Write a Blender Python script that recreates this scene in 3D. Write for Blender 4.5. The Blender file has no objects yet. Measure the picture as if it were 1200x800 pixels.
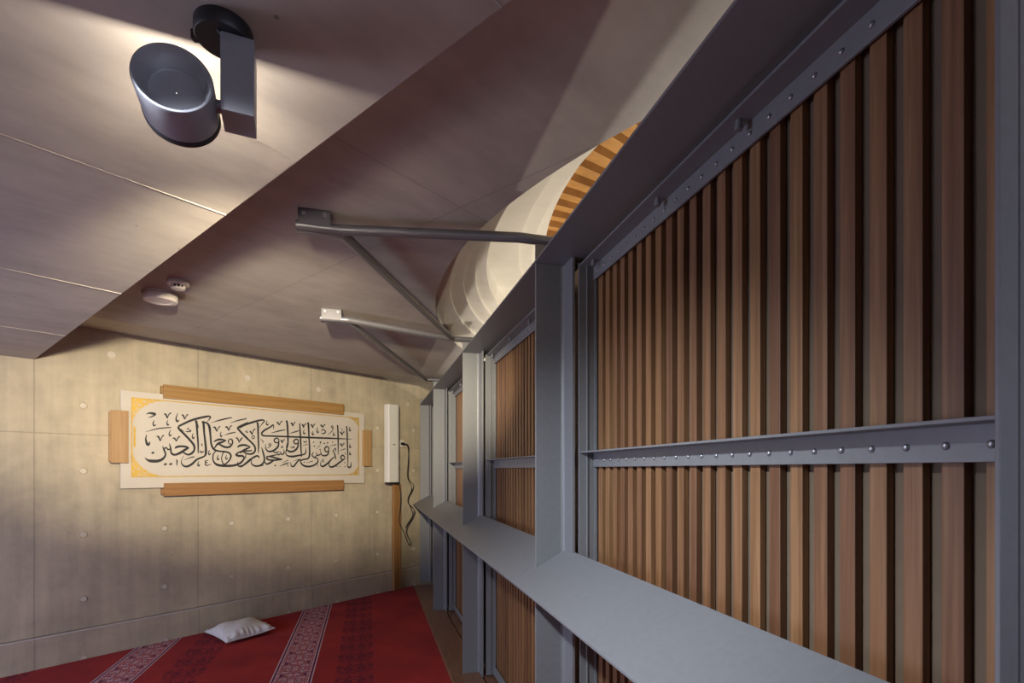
import bpy, bmesh, math, random
from mathutils import Vector, Matrix
random.seed(7)
C = bpy.context.scene.collection
PI = math.pi

# ------------------------------------------------------------------ frames
CAM_Z = 1.4
# wall frame: a runs along the end wall to the right, n out of it into the room
P0 = Vector((-3.5309, 3.5309, 0))
W = Vector((0.63433, 0.77307, 0)); N = Vector((0.77307, -0.63433, 0))
def wl(a, n, z): return P0 + W*a + N*n + Vector((0, 0, z))
# screen frame: s runs along the timber screen away from the camera, t across it
N2 = Vector((0.0912, 1.99, 0))
SF = Vector((-0.2817, 1, 0)).normalized(); SN = Vector((-0.268, 1, 0)).normalized()
def sc(s, t, z):
    d = SF if s >= 0 else SN
    p = Vector((d.y, -d.x, 0))
    return N2 + d*s + p*t + Vector((0, 0, z))
FLOOR = -0.03

# ------------------------------------------------------------------ mesh helpers
class MB:
    def __init__(self): self.v = []; self.f = []; self.m = []; self.sm = []
    def face(self, idx, m=0, s=False): self.f.append(idx); self.m.append(m); self.sm.append(s)
    def hexa(self, p, m=0):
        b = len(self.v); self.v += [Vector(q) for q in p]
        for q in ((0,3,2,1),(4,5,6,7),(0,1,5,4),(1,2,6,5),(2,3,7,6),(3,0,4,7)):
            self.face([b+i for i in q], m)
        return self
    def box(self, fn, a0, a1, b0, b1, z0, z1, m=0):
        return self.hexa([fn(a0,b0,z0),fn(a1,b0,z0),fn(a1,b1,z0),fn(a0,b1,z0),
                          fn(a0,b0,z1),fn(a1,b0,z1),fn(a1,b1,z1),fn(a0,b1,z1)], m)
    def rings(self, rs, cap0=True, cap1=True, smooth=True, m=0, closed=True):
        b = len(self.v); k = len(rs[0])
        for r in rs: self.v += [Vector(q) for q in r]
        for i in range(len(rs)-1):
            for j in range(k if closed else k-1):
                j2 = (j+1) % k
                self.face([b+i*k+j, b+i*k+j2, b+(i+1)*k+j2, b+(i+1)*k+j], m, smooth)
        if cap0: self.face([b+j for j in range(k)][::-1], m)
        if cap1: self.face([b+(len(rs)-1)*k+j for j in range(k)], m)
        return self
    def tube(self, pts, r, seg=14, cap=True, m=0):
        pts = [Vector(p) for p in pts]; rs = []
        t0 = (pts[1]-pts[0]).normalized()
        up = Vector((0,0,1)) if abs(t0.z) < .9 else Vector((1,0,0))
        for i, p in enumerate(pts):
            a = (pts[i]-pts[i-1]).normalized() if i else t0
            c = (pts[i+1]-pts[i]).normalized() if i < len(pts)-1 else a
            d = (a+c).normalized()
            x = d.cross(up).normalized()
            if i and x.dot(px) < 0: x = -x
            px = x
            y = x.cross(d).normalized()
            k = 1/max(.5, d.dot(a))
            rr = r[i] if isinstance(r, (list, tuple)) else r
            side = (c-a)
            rs.append([p + (x*math.cos(q)*rr*k + y*math.sin(q)*rr) for q in [2*PI*j/seg for j in range(seg)]])
        return self.rings(rs, cap, cap, True, m)
    def lathe(self, o, ax, prof, seg=40, m=0, cap0=False, cap1=False, mats=None):
        """profile (r, h) spun round axis ax from o"""
        o = Vector(o); ax = Vector(ax).normalized()
        up = Vector((0,0,1)) if abs(ax.z) < .9 else Vector((1,0,0))
        x = ax.cross(up).normalized(); y = ax.cross(x).normalized()
        for i in range(len(prof)-1):
            pass
        rs = [[o + ax*h + (x*math.cos(q)+y*math.sin(q))*r for q in [2*PI*j/seg for j in range(seg)]] for r, h in prof]
        return self.rings(rs, cap0, cap1, True, m)
    def build(self, name, mats, parent=None, origin=None, bevel=0, auto=True):
        o0 = Vector(origin) if origin is not None else (parent_origin(parent) if parent else Vector((0,0,0)))
        me = bpy.data.meshes.new(name)
        me.from_pydata([v - o0 for v in self.v], [], self.f)
        mats = mats if isinstance(mats, (list, tuple)) else [mats]
        for mt in mats: me.materials.append(mt)
        me.polygons.foreach_set('material_index', self.m)
        me.polygons.foreach_set('use_smooth', self.sm)
        bm = bmesh.new(); bm.from_mesh(me)
        bmesh.ops.recalc_face_normals(bm, faces=bm.faces)
        if auto:
            for e in bm.edges:
                if len(e.link_faces) == 2 and e.calc_face_angle(0) > math.radians(35): e.smooth = False
        bm.to_mesh(me); bm.free()
        ob = bpy.data.objects.new(name, me); C.objects.link(ob)
        if parent: ob.parent = parent
        else: ob.location = o0
        if bevel:
            b = ob.modifiers.new('bevel', 'BEVEL'); b.width = bevel; b.segments = 2; b.limit_method = 'ANGLE'
        return ob
def parent_origin(o):
    p = Vector((0,0,0))
    while o: p += o.location; o = o.parent
    return p
def thing(name, label, cat, loc, group=None):
    o = bpy.data.objects.new(name, None); C.objects.link(o); o.location = loc
    o.empty_display_size = .05
    return tag(o, label, cat, group)
def tag(o, label, cat, group=None):
    o['label'] = label; o['category'] = cat
    if group: o['group'] = group
    return o
def struct(o): o['kind'] = 'structure'; return o
def dup(o, loc, parent):
    c = o.copy(); C.objects.link(c); c.parent = parent; c.location = loc
    return c

# ------------------------------------------------------------------ materials
def new_mat(name):
    m = bpy.data.materials.new(name); m.use_nodes = True
    nt = m.node_tree; b = nt.nodes['Principled BSDF']
    return m, nt, b
def nd(nt, typ, ins=None, **kw):
    n = nt.nodes.new(typ)
    for k, v in kw.items(): setattr(n, k, v)
    for k, v in (ins or {}).items():
        if hasattr(v, 'bl_idname') or isinstance(v, bpy.types.NodeSocket): nt.links.new(v, n.inputs[k])
        else: n.inputs[k].default_value = v
    return n
def mth(nt, op, a, b=0.0, c=None):
    n = nd(nt, 'ShaderNodeMath', {0: a, 1: b}, operation=op)
    if c is not None:
        if isinstance(c, bpy.types.NodeSocket): nt.links.new(c, n.inputs[2])
        else: n.inputs[2].default_value = c
    return n.outputs[0]
def mixc(nt, fac, a, b, typ='MIX'):
    n = nt.nodes.new('ShaderNodeMix'); n.data_type = 'RGBA'; n.blend_type = typ
    for i, v in ((0, fac), (6, a), (7, b)):
        if isinstance(v, bpy.types.NodeSocket): nt.links.new(v, n.inputs[i])
        else: n.inputs[i].default_value = v if i == 0 else (*v, 1) if len(v) == 3 else v
    return n.outputs[2]
def ramp(nt, fac, stops):
    n = nt.nodes.new('ShaderNodeValToRGB'); e = n.color_ramp.elements
    while len(e) < len(stops): e.new(.5)
    for el, (p, c) in zip(e, stops): el.position = p; el.color = (*c, 1) if len(c) == 3 else c
    nt.links.new(fac, n.inputs[0]); return n.outputs[0]
def coords(nt, scale=(1,1,1)):
    tc = nd(nt, 'ShaderNodeTexCoord')
    mp = nd(nt, 'ShaderNodeMapping', {0: tc.outputs['Object'], 'Scale': scale})
    return mp.outputs[0]
def noise(nt, vec, scale, detail=4, rough=.55, dist=0):
    n = nd(nt, 'ShaderNodeTexNoise', {'Vector': vec, 'Scale': scale, 'Detail': detail, 'Roughness': rough, 'Distortion': dist})
    return n.outputs['Fac']
def bump(nt, b, h, strength=.2, dist=.01):
    n = nd(nt, 'ShaderNodeBump', {'Height': h, 'Strength': strength, 'Distance': dist})
    nt.links.new(n.outputs[0], b.inputs['Normal'])

def plain(name, col, rough=.5, metal=0, var=.06, scale=30, bmp=0, spec=.5):
    m, nt, b = new_mat(name)
    v = coords(nt); f = noise(nt, v, scale)
    lo = tuple(c*(1-var) for c in col); hi = tuple(min(1, c*(1+var)) for c in col)
    nt.links.new(ramp(nt, f, [(.3, lo), (.7, hi)]), b.inputs['Base Color'])
    b.inputs['Roughness'].default_value = rough; b.inputs['Metallic'].default_value = metal
    b.inputs['Specular IOR Level'].default_value = spec
    if bmp: bump(nt, b, f, bmp, .002)
    return m
def concrete(name, light, dark, joints_x=None, joints_z=None, streak=True, joints_y=None):
    m, nt, b = new_mat(name)
    tc = nd(nt, 'ShaderNodeTexCoord'); v = tc.outputs['Object']
    big = noise(nt, v, 1.3, 5, .6); mid = noise(nt, v, 6, 6, .65, .3)
    mp = nd(nt, 'ShaderNodeMapping', {0: v, 'Scale': (9, 9, .7) if streak else (2, 9, 2)})
    st = noise(nt, mp.outputs[0], 1.6, 4, .6)
    f = mth(nt, 'ADD', mth(nt, 'MULTIPLY', big, .45), mth(nt, 'ADD', mth(nt, 'MULTIPLY', mid, .3), mth(nt, 'MULTIPLY', st, .25)))
    col = ramp(nt, f, [(.34, dark), (.5, tuple((x+y)/2 for x, y in zip(dark, light))), (.66, light)])
    vo = nd(nt, 'ShaderNodeTexVoronoi', {'Vector': v, 'Scale': 9.0, 'Randomness': 1.0})
    pore = mth(nt, 'LESS_THAN', vo.outputs['Distance'], .045)
    sel = mth(nt, 'GREATER_THAN', noise(nt, v, 4, 2), .52)
    pore = mth(nt, 'MULTIPLY', pore, sel)
    line = None
    if joints_x or joints_z or joints_y:
        sx = nd(nt, 'ShaderNodeSeparateXYZ', {0: v})
        for ax, spec in ((0, joints_x), (2, joints_z), (1, joints_y)):
            for pos, wd in (spec or []):
                l = mth(nt, 'LESS_THAN', mth(nt, 'ABSOLUTE', mth(nt, 'SUBTRACT', sx.outputs[ax], pos)), wd)
                line = l if line is None else mth(nt, 'MAXIMUM', line, l)
    col = mixc(nt, mth(nt, 'MULTIPLY', pore, .55), col, (.09, .075, .06))
    h = mth(nt, 'SUBTRACT', mth(nt, 'MULTIPLY', mid, .4), pore)
    if line is not None:
        br = mth(nt, 'MULTIPLY', line, mth(nt, 'MULTIPLY_ADD', noise(nt, v, 5, 3), 1.0, .02))
        col = mixc(nt, mth(nt, 'MINIMUM', br, .33), col, (.13, .11, .09))
        h = mth(nt, 'SUBTRACT', h, line)
    nt.links.new(col, b.inputs['Base Color'])
    b.inputs['Roughness'].default_value = .72; b.inputs['Specular IOR Level'].default_value = .3
    bump(nt, b, h, .22, .006)
    return m
def wood(name, c1, c2, c3, grain=(60, 60, 1.4), rough=.5, rnd=.5):
    m, nt, b = new_mat(name)
    tc = nd(nt, 'ShaderNodeTexCoord'); oi = nd(nt, 'ShaderNodeObjectInfo')
    off = nd(nt, 'ShaderNodeVectorMath', {0: tc.outputs['Object'], 1: (0,0,0)}, operation='ADD')
    sh = nd(nt, 'ShaderNodeCombineXYZ', {0: mth(nt, 'MULTIPLY', oi.outputs['Random'], 17.0), 1: mth(nt, 'MULTIPLY', oi.outputs['Random'], 5.0), 2: mth(nt, 'MULTIPLY', oi.outputs['Random'], 31.0)})
    nt.links.new(sh.outputs[0], off.inputs[1])
    mp = nd(nt, 'ShaderNodeMapping', {0: off.outputs[0], 'Scale': grain})
    g = noise(nt, mp.outputs[0], 1.0, 6, .6, .6)
    g2 = noise(nt, mp.outputs[0], 4.0, 3, .7)
    f = mth(nt, 'ADD', mth(nt, 'MULTIPLY', g, .75), mth(nt, 'MULTIPLY', g2, .25))
    col = ramp(nt, f, [(.3, c1), (.5, c2), (.7, c3)])
    br = mth(nt, 'MULTIPLY_ADD', oi.outputs['Random'], rnd, 1-rnd/2)
    hs = nd(nt, 'ShaderNodeHueSaturation', {'Color': col, 'Value': br, 'Hue': mth(nt, 'MULTIPLY_ADD', oi.outputs['Random'], .012, .494)})
    nt.links.new(hs.outputs[0], b.inputs['Base Color'])
    b.inputs['Roughness'].default_value = rough
    bump(nt, b, f, .12, .002)
    return m

M = {}
M['wall'] = concrete('board_marked_concrete', (.63,.54,.39), (.33,.285,.215),
                     [(.174+1.0585*k, .004) for k in range(-2, 4)], [(1.665, .004)])
M['soffit'] = concrete('smooth_concrete', (.47,.42,.37), (.31,.275,.245), streak=False)
M['slab'] = concrete('slab_concrete', (.47,.42,.37), (.31,.275,.245), [(.8275, .0025)], streak=False, joints_y=[(-3.648, .0025), (-2.3, .0015)])
M['dome'] = concrete('pale_concrete', (.56,.52,.44), (.45,.41,.34), streak=False)
M['skirt'] = plain('pale_skirting_strip', (.66,.63,.60), .45, .2)
M['plug'] = plain('tie_hole_mortar', (.62,.56,.47), .8)
M['steel'] = plain('grey_painted_steel', (.185,.19,.203), .42, .1, .05, 60, .04)
M['steel_edge'] = M['steel']
M['bolt'] = plain('bolt_steel', (.33,.33,.36), .3, .6)
M['gal'] = plain('satin_steel_tube', (.16,.155,.17), .34, .45, .05)
M['slat'] = wood('red_brown_hardwood', (.105,.046,.020), (.185,.088,.039), (.275,.148,.073), rnd=.5)
M['backing'] = plain('olive_backing', (.13,.092,.058), .8)
M['oak_bar'] = wood('oak_bar_wood', (.25,.125,.04), (.34,.178,.06), (.42,.235,.092), grain=(1.6,1.6,55), rnd=.1)
M['oak'] = wood('oiled_oak', (.25,.125,.04), (.34,.178,.06), (.42,.235,.092), rnd=.1)
M['oak_pale'] = wood('pale_oak', (.36,.21,.085), (.44,.27,.115), (.52,.34,.16), rnd=.1)
M['lining'] = wood('dome_lining_wood', (.29,.14,.03), (.41,.21,.048), (.50,.28,.072), grain=(8,8,8), rnd=.1)
M['plinth'] = wood('plinth_boards', (.15,.072,.042), (.21,.105,.062), (.27,.145,.088), grain=(30, 2, 30), rough=.35, rnd=.12)
M['white'] = plain('white_plastic', (.74,.73,.68), .4, 0, .02)
M['offwhite'] = plain('offwhite_plastic', (.66,.60,.56), .5, 0, .03)
M['black'] = plain('black_plastic', (.012,.012,.014), .45)
M['lampgrey'] = plain('grey_lamp_paint', (.27,.27,.30), .4, .2, .03, 60)
M['rubber'] = plain('black_rubber', (.015,.015,.016), .6)
M['board'] = plain('calligraphy_board', (.61,.555,.485), .6, 0, .03, 8)
M['boardedge'] = plain('board_edge', (.45,.41,.37), .6)
M['ink'] = plain('black_ink', (.022,.022,.026), .6, 0, .1)
M['gold'] = plain('gold_leaf', (.72,.47,.10), .35, .35, .15, 50)
M['linen'] = plain('white_linen', (.71,.70,.71), .85, 0, .05, 90, .25)
M['plaster'] = plain('hall_plaster', (.62,.56,.47), .8, 0, .05, 3)
# gold arabesque corner
m, nt, b = new_mat('gold_arabesque'); v = coords(nt)
vo = nd(nt, 'ShaderNodeTexVoronoi', {'Vector': v, 'Scale': 34.0, 'Randomness': .9}, feature='DISTANCE_TO_EDGE')
wv = mth(nt, 'SINE', mth(nt, 'MULTIPLY', noise(nt, v, 16, 2), 60))
k = mth(nt, 'MAXIMUM', mth(nt, 'LESS_THAN', vo.outputs[0], .12), mth(nt, 'GREATER_THAN', wv, .1))
nt.links.new(mixc(nt, k, (.60,.52,.40), (.74,.48,.10)), b.inputs['Base Color'])
nt.links.new(mth(nt, 'MULTIPLY', k, .35), b.inputs['Metallic']); b.inputs['Roughness'].default_value = .4
M['arabesque'] = m
# lamp lens
m, nt, b = new_mat('lit_lens'); b.inputs['Emission Color'].default_value = (1,.86,.62,1); b.inputs['Emission Strength'].default_value = 6
b.inputs['Base Color'].default_value = (.8,.8,.8,1); M['lens'] = m
# bluish glow for the added fill panels
m, nt, b = new_mat('glowing_fill_panel'); b.inputs['Emission Color'].default_value = (.62,.75,1,1); b.inputs['Emission Strength'].default_value = 1.5
M['fill_glow'] = m
# carpet: local x = t across the screen, y = s along it
m, nt, b = new_mat('red_prayer_carpet')
tc = nd(nt, 'ShaderNodeTexCoord'); v = tc.outputs['Object']
sx = nd(nt, 'ShaderNodeSeparateXYZ', {0: v}); T, S_ = sx.outputs[0], sx.outputs[1]
def band(center, period=1.158):
    q = mth(nt, 'ADD', mth(nt, 'SUBTRACT', T, center), period/2 + 10*period)
    return mth(nt, 'SUBTRACT', mth(nt, 'MODULO', q, period), period/2)
def inside(x, lo, hi):
    return mth(nt, 'MULTIPLY', mth(nt, 'GREATER_THAN', x, lo), mth(nt, 'LESS_THAN', x, hi))
mask = mth(nt, 'LESS_THAN', T, -.45)
pile = noise(nt, v, 240, 2); cloud = noise(nt, v, 2.4, 4)
base = ramp(nt, mth(nt, 'ADD', mth(nt, 'MULTIPLY', cloud, .7), mth(nt, 'MULTIPLY', pile, .3)), [(.35, (.25,.013,.016)), (.65, (.41,.026,.024))])
u = band(-1.1275); au = mth(nt, 'ABSOLUTE', u)
def vec2(x, y): return nd(nt, 'ShaderNodeCombineXYZ', {0: x, 1: y, 2: 0.0}).outputs[0]
mir = vec2(au, mth(nt, 'PINGPONG', S_, .115))
sw = noise(nt, mir, 26, 1, .4, 1.2)
scroll = mth(nt, 'GREATER_THAN', mth(nt, 'SINE', mth(nt, 'MULTIPLY', sw, 40)), .15)
leaf = mth(nt, 'GREATER_THAN', noise(nt, mir, 42, 1, .4), .60)
field = mth(nt, 'LESS_THAN', au, .106)
col = mixc(nt, mth(nt, 'MULTIPLY', field, mth(nt, 'MULTIPLY', mask, scroll)), base, (.58,.42,.47))
col = mixc(nt, mth(nt, 'MULTIPLY', field, mth(nt, 'MULTIPLY', mask, leaf)), col, (.10,.015,.075))
wl_ = mth(nt, 'MAXIMUM', inside(au, .127, .135), inside(au, .107, .113))
col = mixc(nt, mth(nt, 'MULTIPLY', wl_, mask), col, (.60,.45,.50))
col = mixc(nt, mth(nt, 'MULTIPLY', inside(au, .115, .126), mask), col, (.095,.012,.07))
d = band(-.715); ad = mth(nt, 'ABSOLUTE', d)
yy = mth(nt, 'SUBTRACT', mth(nt, 'MODULO', mth(nt, 'ADD', S_, 20.0), .23), .115)
rr = mth(nt, 'SQRT', mth(nt, 'ADD', mth(nt, 'POWER', mth(nt, 'DIVIDE', ad, .075), 2.0), mth(nt, 'POWER', mth(nt, 'DIVIDE', mth(nt, 'ABSOLUTE', yy), .07), 2.0)))
med = mth(nt, 'MAXIMUM', inside(rr, .82, 1.0), inside(rr, .30, .52))
sw2 = mth(nt, 'GREATER_THAN', mth(nt, 'SINE', mth(nt, 'MULTIPLY', noise(nt, vec2(ad, yy), 18, 1, .4, 1.0), 36)), .35)
dk = mth(nt, 'MULTIPLY', mth(nt, 'LESS_THAN', ad, .125), mth(nt, 'MULTIPLY', mask, mth(nt, 'MAXIMUM', med, sw2)))
col = mixc(nt, mth(nt, 'MULTIPLY', dk, .75), col, (.07,.004,.022))
nt.links.new(col, b.inputs['Base Color'])
b.inputs['Roughness'].default_value = .95; b.inputs['Specular IOR Level'].default_value = .1
b.inputs['Sheen Weight'].default_value = .04
bump(nt, b, pile, .5, .004)
M['carpet'] = m

# ------------------------------------------------------------------ the setting
AMIN, AMAX, NMAX = -2.6, 8.2, 8.4
ROT = math.atan2(W.y, W.x)
def wall_obj(ob):          # re-express a mesh in the wall's own axes so that its material follows the wall
    R = Matrix.Rotation(-ROT, 4, 'Z')
    ob.data.transform(R @ Matrix.Translation(-P0)); ob.location = P0; ob.rotation_euler.z = ROT
    return struct(ob)
mb = MB()
mb.box(wl, AMIN, AMAX, -.25, 0, .2, 2.62); mb.box(wl, AMIN, AMAX, -.25, .020, -.2, .196); mb.box(wl, AMIN, AMAX, -.25, -.014, .196, .2)
TA = [.445 + .5325*k for k in range(-3, 8)]
for a in TA:
    for z in (-.022, .421, .908, 1.39, 1.884):
        n0 = .020 if z < .1 else 0
        if 0.72 < a < 2.95 and 1.25 < z < 2.05: continue
        cc = []
        for r, h in ((.0285, .0003), (.0255, .0035), (.0215, .0035), (.0185, .0006)):
            cc.append([wl(a + r*math.cos(q), n0 + h, z + r*math.sin(q)) for q in [2*PI*j/18 for j in range(18)]])
        mb.rings(cc, False, False, True, 0)
        mb.rings([cc[-1], [wl(a + .008*math.cos(q), n0 + .0012, z + .008*math.sin(q)) for q in [2*PI*j/18 for j in range(18)]]], False, True, True, 1)
for a, z in ((2.37, 2.24), (1.65, 2.26), (.62, 2.3), (3.55, 2.2)):
    mb.rings([[wl(a + r*math.cos(q), .0012, z + r*math.sin(q)) for q in [2*PI*j/18 for j in range(18)]] for r in (.026, .018)], False, True, True, 1)
wall_obj(mb.build('wall_back', [M['wall'], M['plug']]))
wall_obj(MB().box(wl, AMIN-.2, AMIN, -.25, NMAX+.2, -.2, 3.4).build('wall_left', M['wall']))
wall_obj(MB().box(wl, AMAX, AMAX+.2, -.25, NMAX+.2, -.2, 3.4).build('wall_right', M['plaster']))
wall_obj(MB().box(wl, AMIN, AMAX, NMAX, NMAX+.2, -.2, 3.4).build('wall_front', M['wall']))
wall_obj(MB().box(wl, AMIN-.2, AMAX+.2, -.25, NMAX+.2, -.25, -.04).build('floor', M['soffit']))

wall_obj(MB().box(wl, AMIN, 3.9, .0, .0245, .1865, .1955).build('trim_1', M['skirt']))
# ceiling: low soffit, main slab with the dome opening, raised strip along the end wall
DC = [((2.275,3.359), 2.747, 2.35), ((2.264,3.10), 2.62, 2.385), ((2.20,2.97), 2.47, 2.405), ((2.21,2.87), 2.41, 2.425),
      ((2.25,2.77), 2.385, 2.445), ((2.32,2.75), 2.286, 2.55), ((2.37,2.80), 2.26, 2.58), ((2.417,2.69), 2.238, 2.62)]
SEG = 276
def circ(k, z, seg=SEG, r=None):
    (cx, cy), R, _ = DC[k]; R = r or R
    return [Vector((cx + R*math.cos(2*PI*j/seg), cy + R*math.sin(2*PI*j/seg), z)) for j in range(seg)]
mb = MB()
ZS, ZM, ZR, AE, NR = 2.188, 2.35, 2.48, .174, .935
def quad(*p): b = len(mb.v); mb.v.extend(p); mb.face(list(range(b, b+len(p))))
mb.box(wl, AMIN, AE, 0, NMAX, ZS, 2.75)                                   # low soffit
mb.box(wl, AE, AMAX, 0, NR, ZR, 2.75)                                     # raised strip
quad(wl(AE,NR,ZM), wl(AMAX,NR,ZM), wl(AMAX,NR,ZR), wl(AE,NR,ZR))
ring = circ(0, ZM)
rel = [(p-P0) for p in ring]; an = [(q.dot(W), q.dot(N)) for q in rel]
outer = []
ca, cn = (Vector((*DC[0][0],0))-P0).dot(W), (Vector((*DC[0][0],0))-P0).dot(N)
for a, n in an:                                                           # push each rim point out to the slab's rectangle
    da, dn = a-ca, n-cn
    ks = []
    if da > 1e-6: ks.append((AMAX-ca)/da)
    if da < -1e-6: ks.append((AE-ca)/da)
    if dn > 1e-6: ks.append((NMAX-cn)/dn)
    if dn < -1e-6: ks.append((NR-cn)/dn)
    k = min(ks); outer.append((ca+da*k, cn+dn*k))
b0 = len(mb.v); mb.v += ring + [wl(a, n, ZM) for a, n in outer]
for j in range(SEG):
    j2 = (j+1) % SEG
    mb.face([b0+j, b0+j2, b0+SEG+j2, b0+SEG+j])
for ca_, cn_ in ((AE,NR),(AMAX,NR),(AMAX,NMAX),(AE,NMAX)):               # corner triangles left by the radial fan
    for j in range(SEG):
        a, b_ = outer[j], outer[(j+1) % SEG]
        if abs(a[0]-b_[0]) > 1e-5 and abs(a[1]-b_[1]) > 1e-5 and math.hypot(a[0]-ca_, a[1]-cn_) + math.hypot(b_[0]-ca_, b_[1]-cn_) < .6:
            quad(wl(*a, ZM), wl(*b_, ZM), wl(ca_, cn_, ZM))
# cast seams left by the formwork
for n in (1.02, 2.16, 3.28, 4.4): mb.box(wl, AMIN, AE-.001, n-.002, n+.002, ZS-.0022, ZS+.01)
for k, f_ in enumerate(mb.f):                        # the main slab has its own formwork joints
    c_ = sum((mb.v[i] for i in f_), Vector((0,0,0)))/len(f_)
    if abs(c_.z-ZM) < .001: mb.m[k] = 1
    elif abs(c_.z-ZR) < .001: mb.m[k] = 2
ce = mb.build('ceiling', [M['soffit'], M['slab'], M['dome']]); wall_obj(ce)
# dome of eccentric concrete rings with a ribbed timber lining
mb = MB(); rs = [circ(0, ZM)]
prevR = 0
for k in range(1, len(DC)):
    rs += [circ(k-1, DC[k][2]), circ(k, DC[k][2])]
rs.append(circ(len(DC)-1, DC[-1][2]+.045))
for i in range(len(rs)-1): mb.rings(rs[i:i+2], False, False, True)
dome = struct(mb.build('ceiling_dome', M['dome'], auto=True))
mb = MB(); (cx, cy), R, z0 = DC[-1]; R += .02; z0 += .045
NRIB = 132; r3 = []
for f_, dz in ((1, 0), (.62, .03), (.3, .05), (.12, .06)):
    row = []
    for j in range(NRIB):
        q0, q1 = 2*PI*j/NRIB, 2*PI*(j+.93)/NRIB
        for q, e in ((q0, 0), (q1, -.03*f_)):
            row.append(Vector((2.3+(cx-2.3+R*math.cos(q))*f_, 3.6+(cy-3.6+R*math.sin(q))*f_, z0+dz+e)))
    r3.append(row)
mb.rings(r3, False, True, False)
lin = mb.build('timber_lining', M['lining'], dome, origin=(0,0,0))

# carpet, laid parallel to the screen
def poly_slab(pts, z0, z1):
    m_ = MB(); k = len(pts)
    m_.rings([[Vector((x, y, z0)) for x, y in pts], [Vector((x, y, z1)) for x, y in pts]], True, True, False)
    return m_
e_far = sc(4.52, -.087, 0); e_near = sc(-4.2, -.087, 0)
pts = [(e_far + N*0).xy[:]]
dw = (e_far-P0).dot(N)                                   # stop against the wall's base
pts = [(e_far - SF*((dw-.026)/SF.dot(N))).xy[:], sc(0, -.087, 0).xy[:], e_near.xy[:], wl(AMIN+.01, NMAX-.01, 0).xy[:], wl(AMIN+.01, .025, 0).xy[:]]
ob = poly_slab(pts, -.04, FLOOR).build('carpet', M['carpet'])
A_ = math.atan2(SF.y, SF.x) - PI/2
ob.data.transform(Matrix.Rotation(-A_, 4, 'Z') @ Matrix.Translation(-N2)); ob.location = N2; ob.rotation_euler.z = A_
tag(ob, 'red prayer carpet with ornate lilac row bands covering the floor', 'carpet')
fl2 = poly_slab([pts[0], (sc(5.6, .6, 0)).xy[:], wl(AMAX, .02, 0).xy[:], wl(AMAX, NMAX, 0).xy[:], e_near.xy[:], sc(0, -.084, 0).xy[:]], -.04, -.035)
# ------------------------------------------------------------------ the timber screen
NODE = [-1.55, 0.0, 1.586, 3.23, 4.555]
ORD = ['nearest', 'second', 'third', 'farthest']
post_lab = ['bare grey steel post beyond the near edge of the closest slatted panel',
            'largest grey steel post, left of the biggest slatted panel',
            'tall grey steel post in the middle, second largest of the row',
            'slim pale-lit steel post, next to the last one by the end wall',
            'last and thinnest-looking steel post, hard against the concrete end wall']
ST_T = .1152
for i, s in enumerate(NODE):
    if i == 0: continue
    base = sc(s, 0, 0)
    p = thing('steel_post', post_lab[i], 'post', base, 'T-shaped steel posts of the slatted screen')
    m_ = MB()
    # the web is split where the sloping sill passes through it
    def web(z0a, z0b, z1a, z1b):
        m_.hexa([sc(s-.006,0,z0a),sc(s+.006,0,z0a),sc(s+.006,ST_T,z0b),sc(s-.006,ST_T,z0b),
                 sc(s-.006,0,z1a),sc(s+.006,0,z1a),sc(s+.006,ST_T,z1b),sc(s-.006,ST_T,z1b)])
    web(0, 0, 2.2022, 2.2022)
    m_.build('web', M['steel'], p, bevel=.0015)
    m_ = MB(); m_.box(sc, s-.095, s+.095, ST_T, ST_T+.011, 0, 2.2022)
    # rolled fillets between web and flange
    for sg in (-1, 1):
        prof = [(s+sg*(.006), ST_T-.014), (s+sg*.0085, ST_T-.006), (s+sg*.013, ST_T-.0018), (s+sg*.021, ST_T+.0005), (s+sg*.006, ST_T+.0005)]
        m_.rings([[sc(x, y, 0.001) for x, y in prof], [sc(x, y, 2.201) for x, y in prof]], True, True, True)
    m_.build('flange', M['steel'], p, bevel=.0015)
    MB().box(sc, s-.118, s+.118, .214, .235, 0, 2.25).build('rear_light_stop', M['slat'], p)  # strip added to stop hall light leaking past the post
    MB().box(sc, s-.005, s+.005, 0, .11, 2.2112, 2.275).build('top_fin', M['steel'], p)

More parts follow.
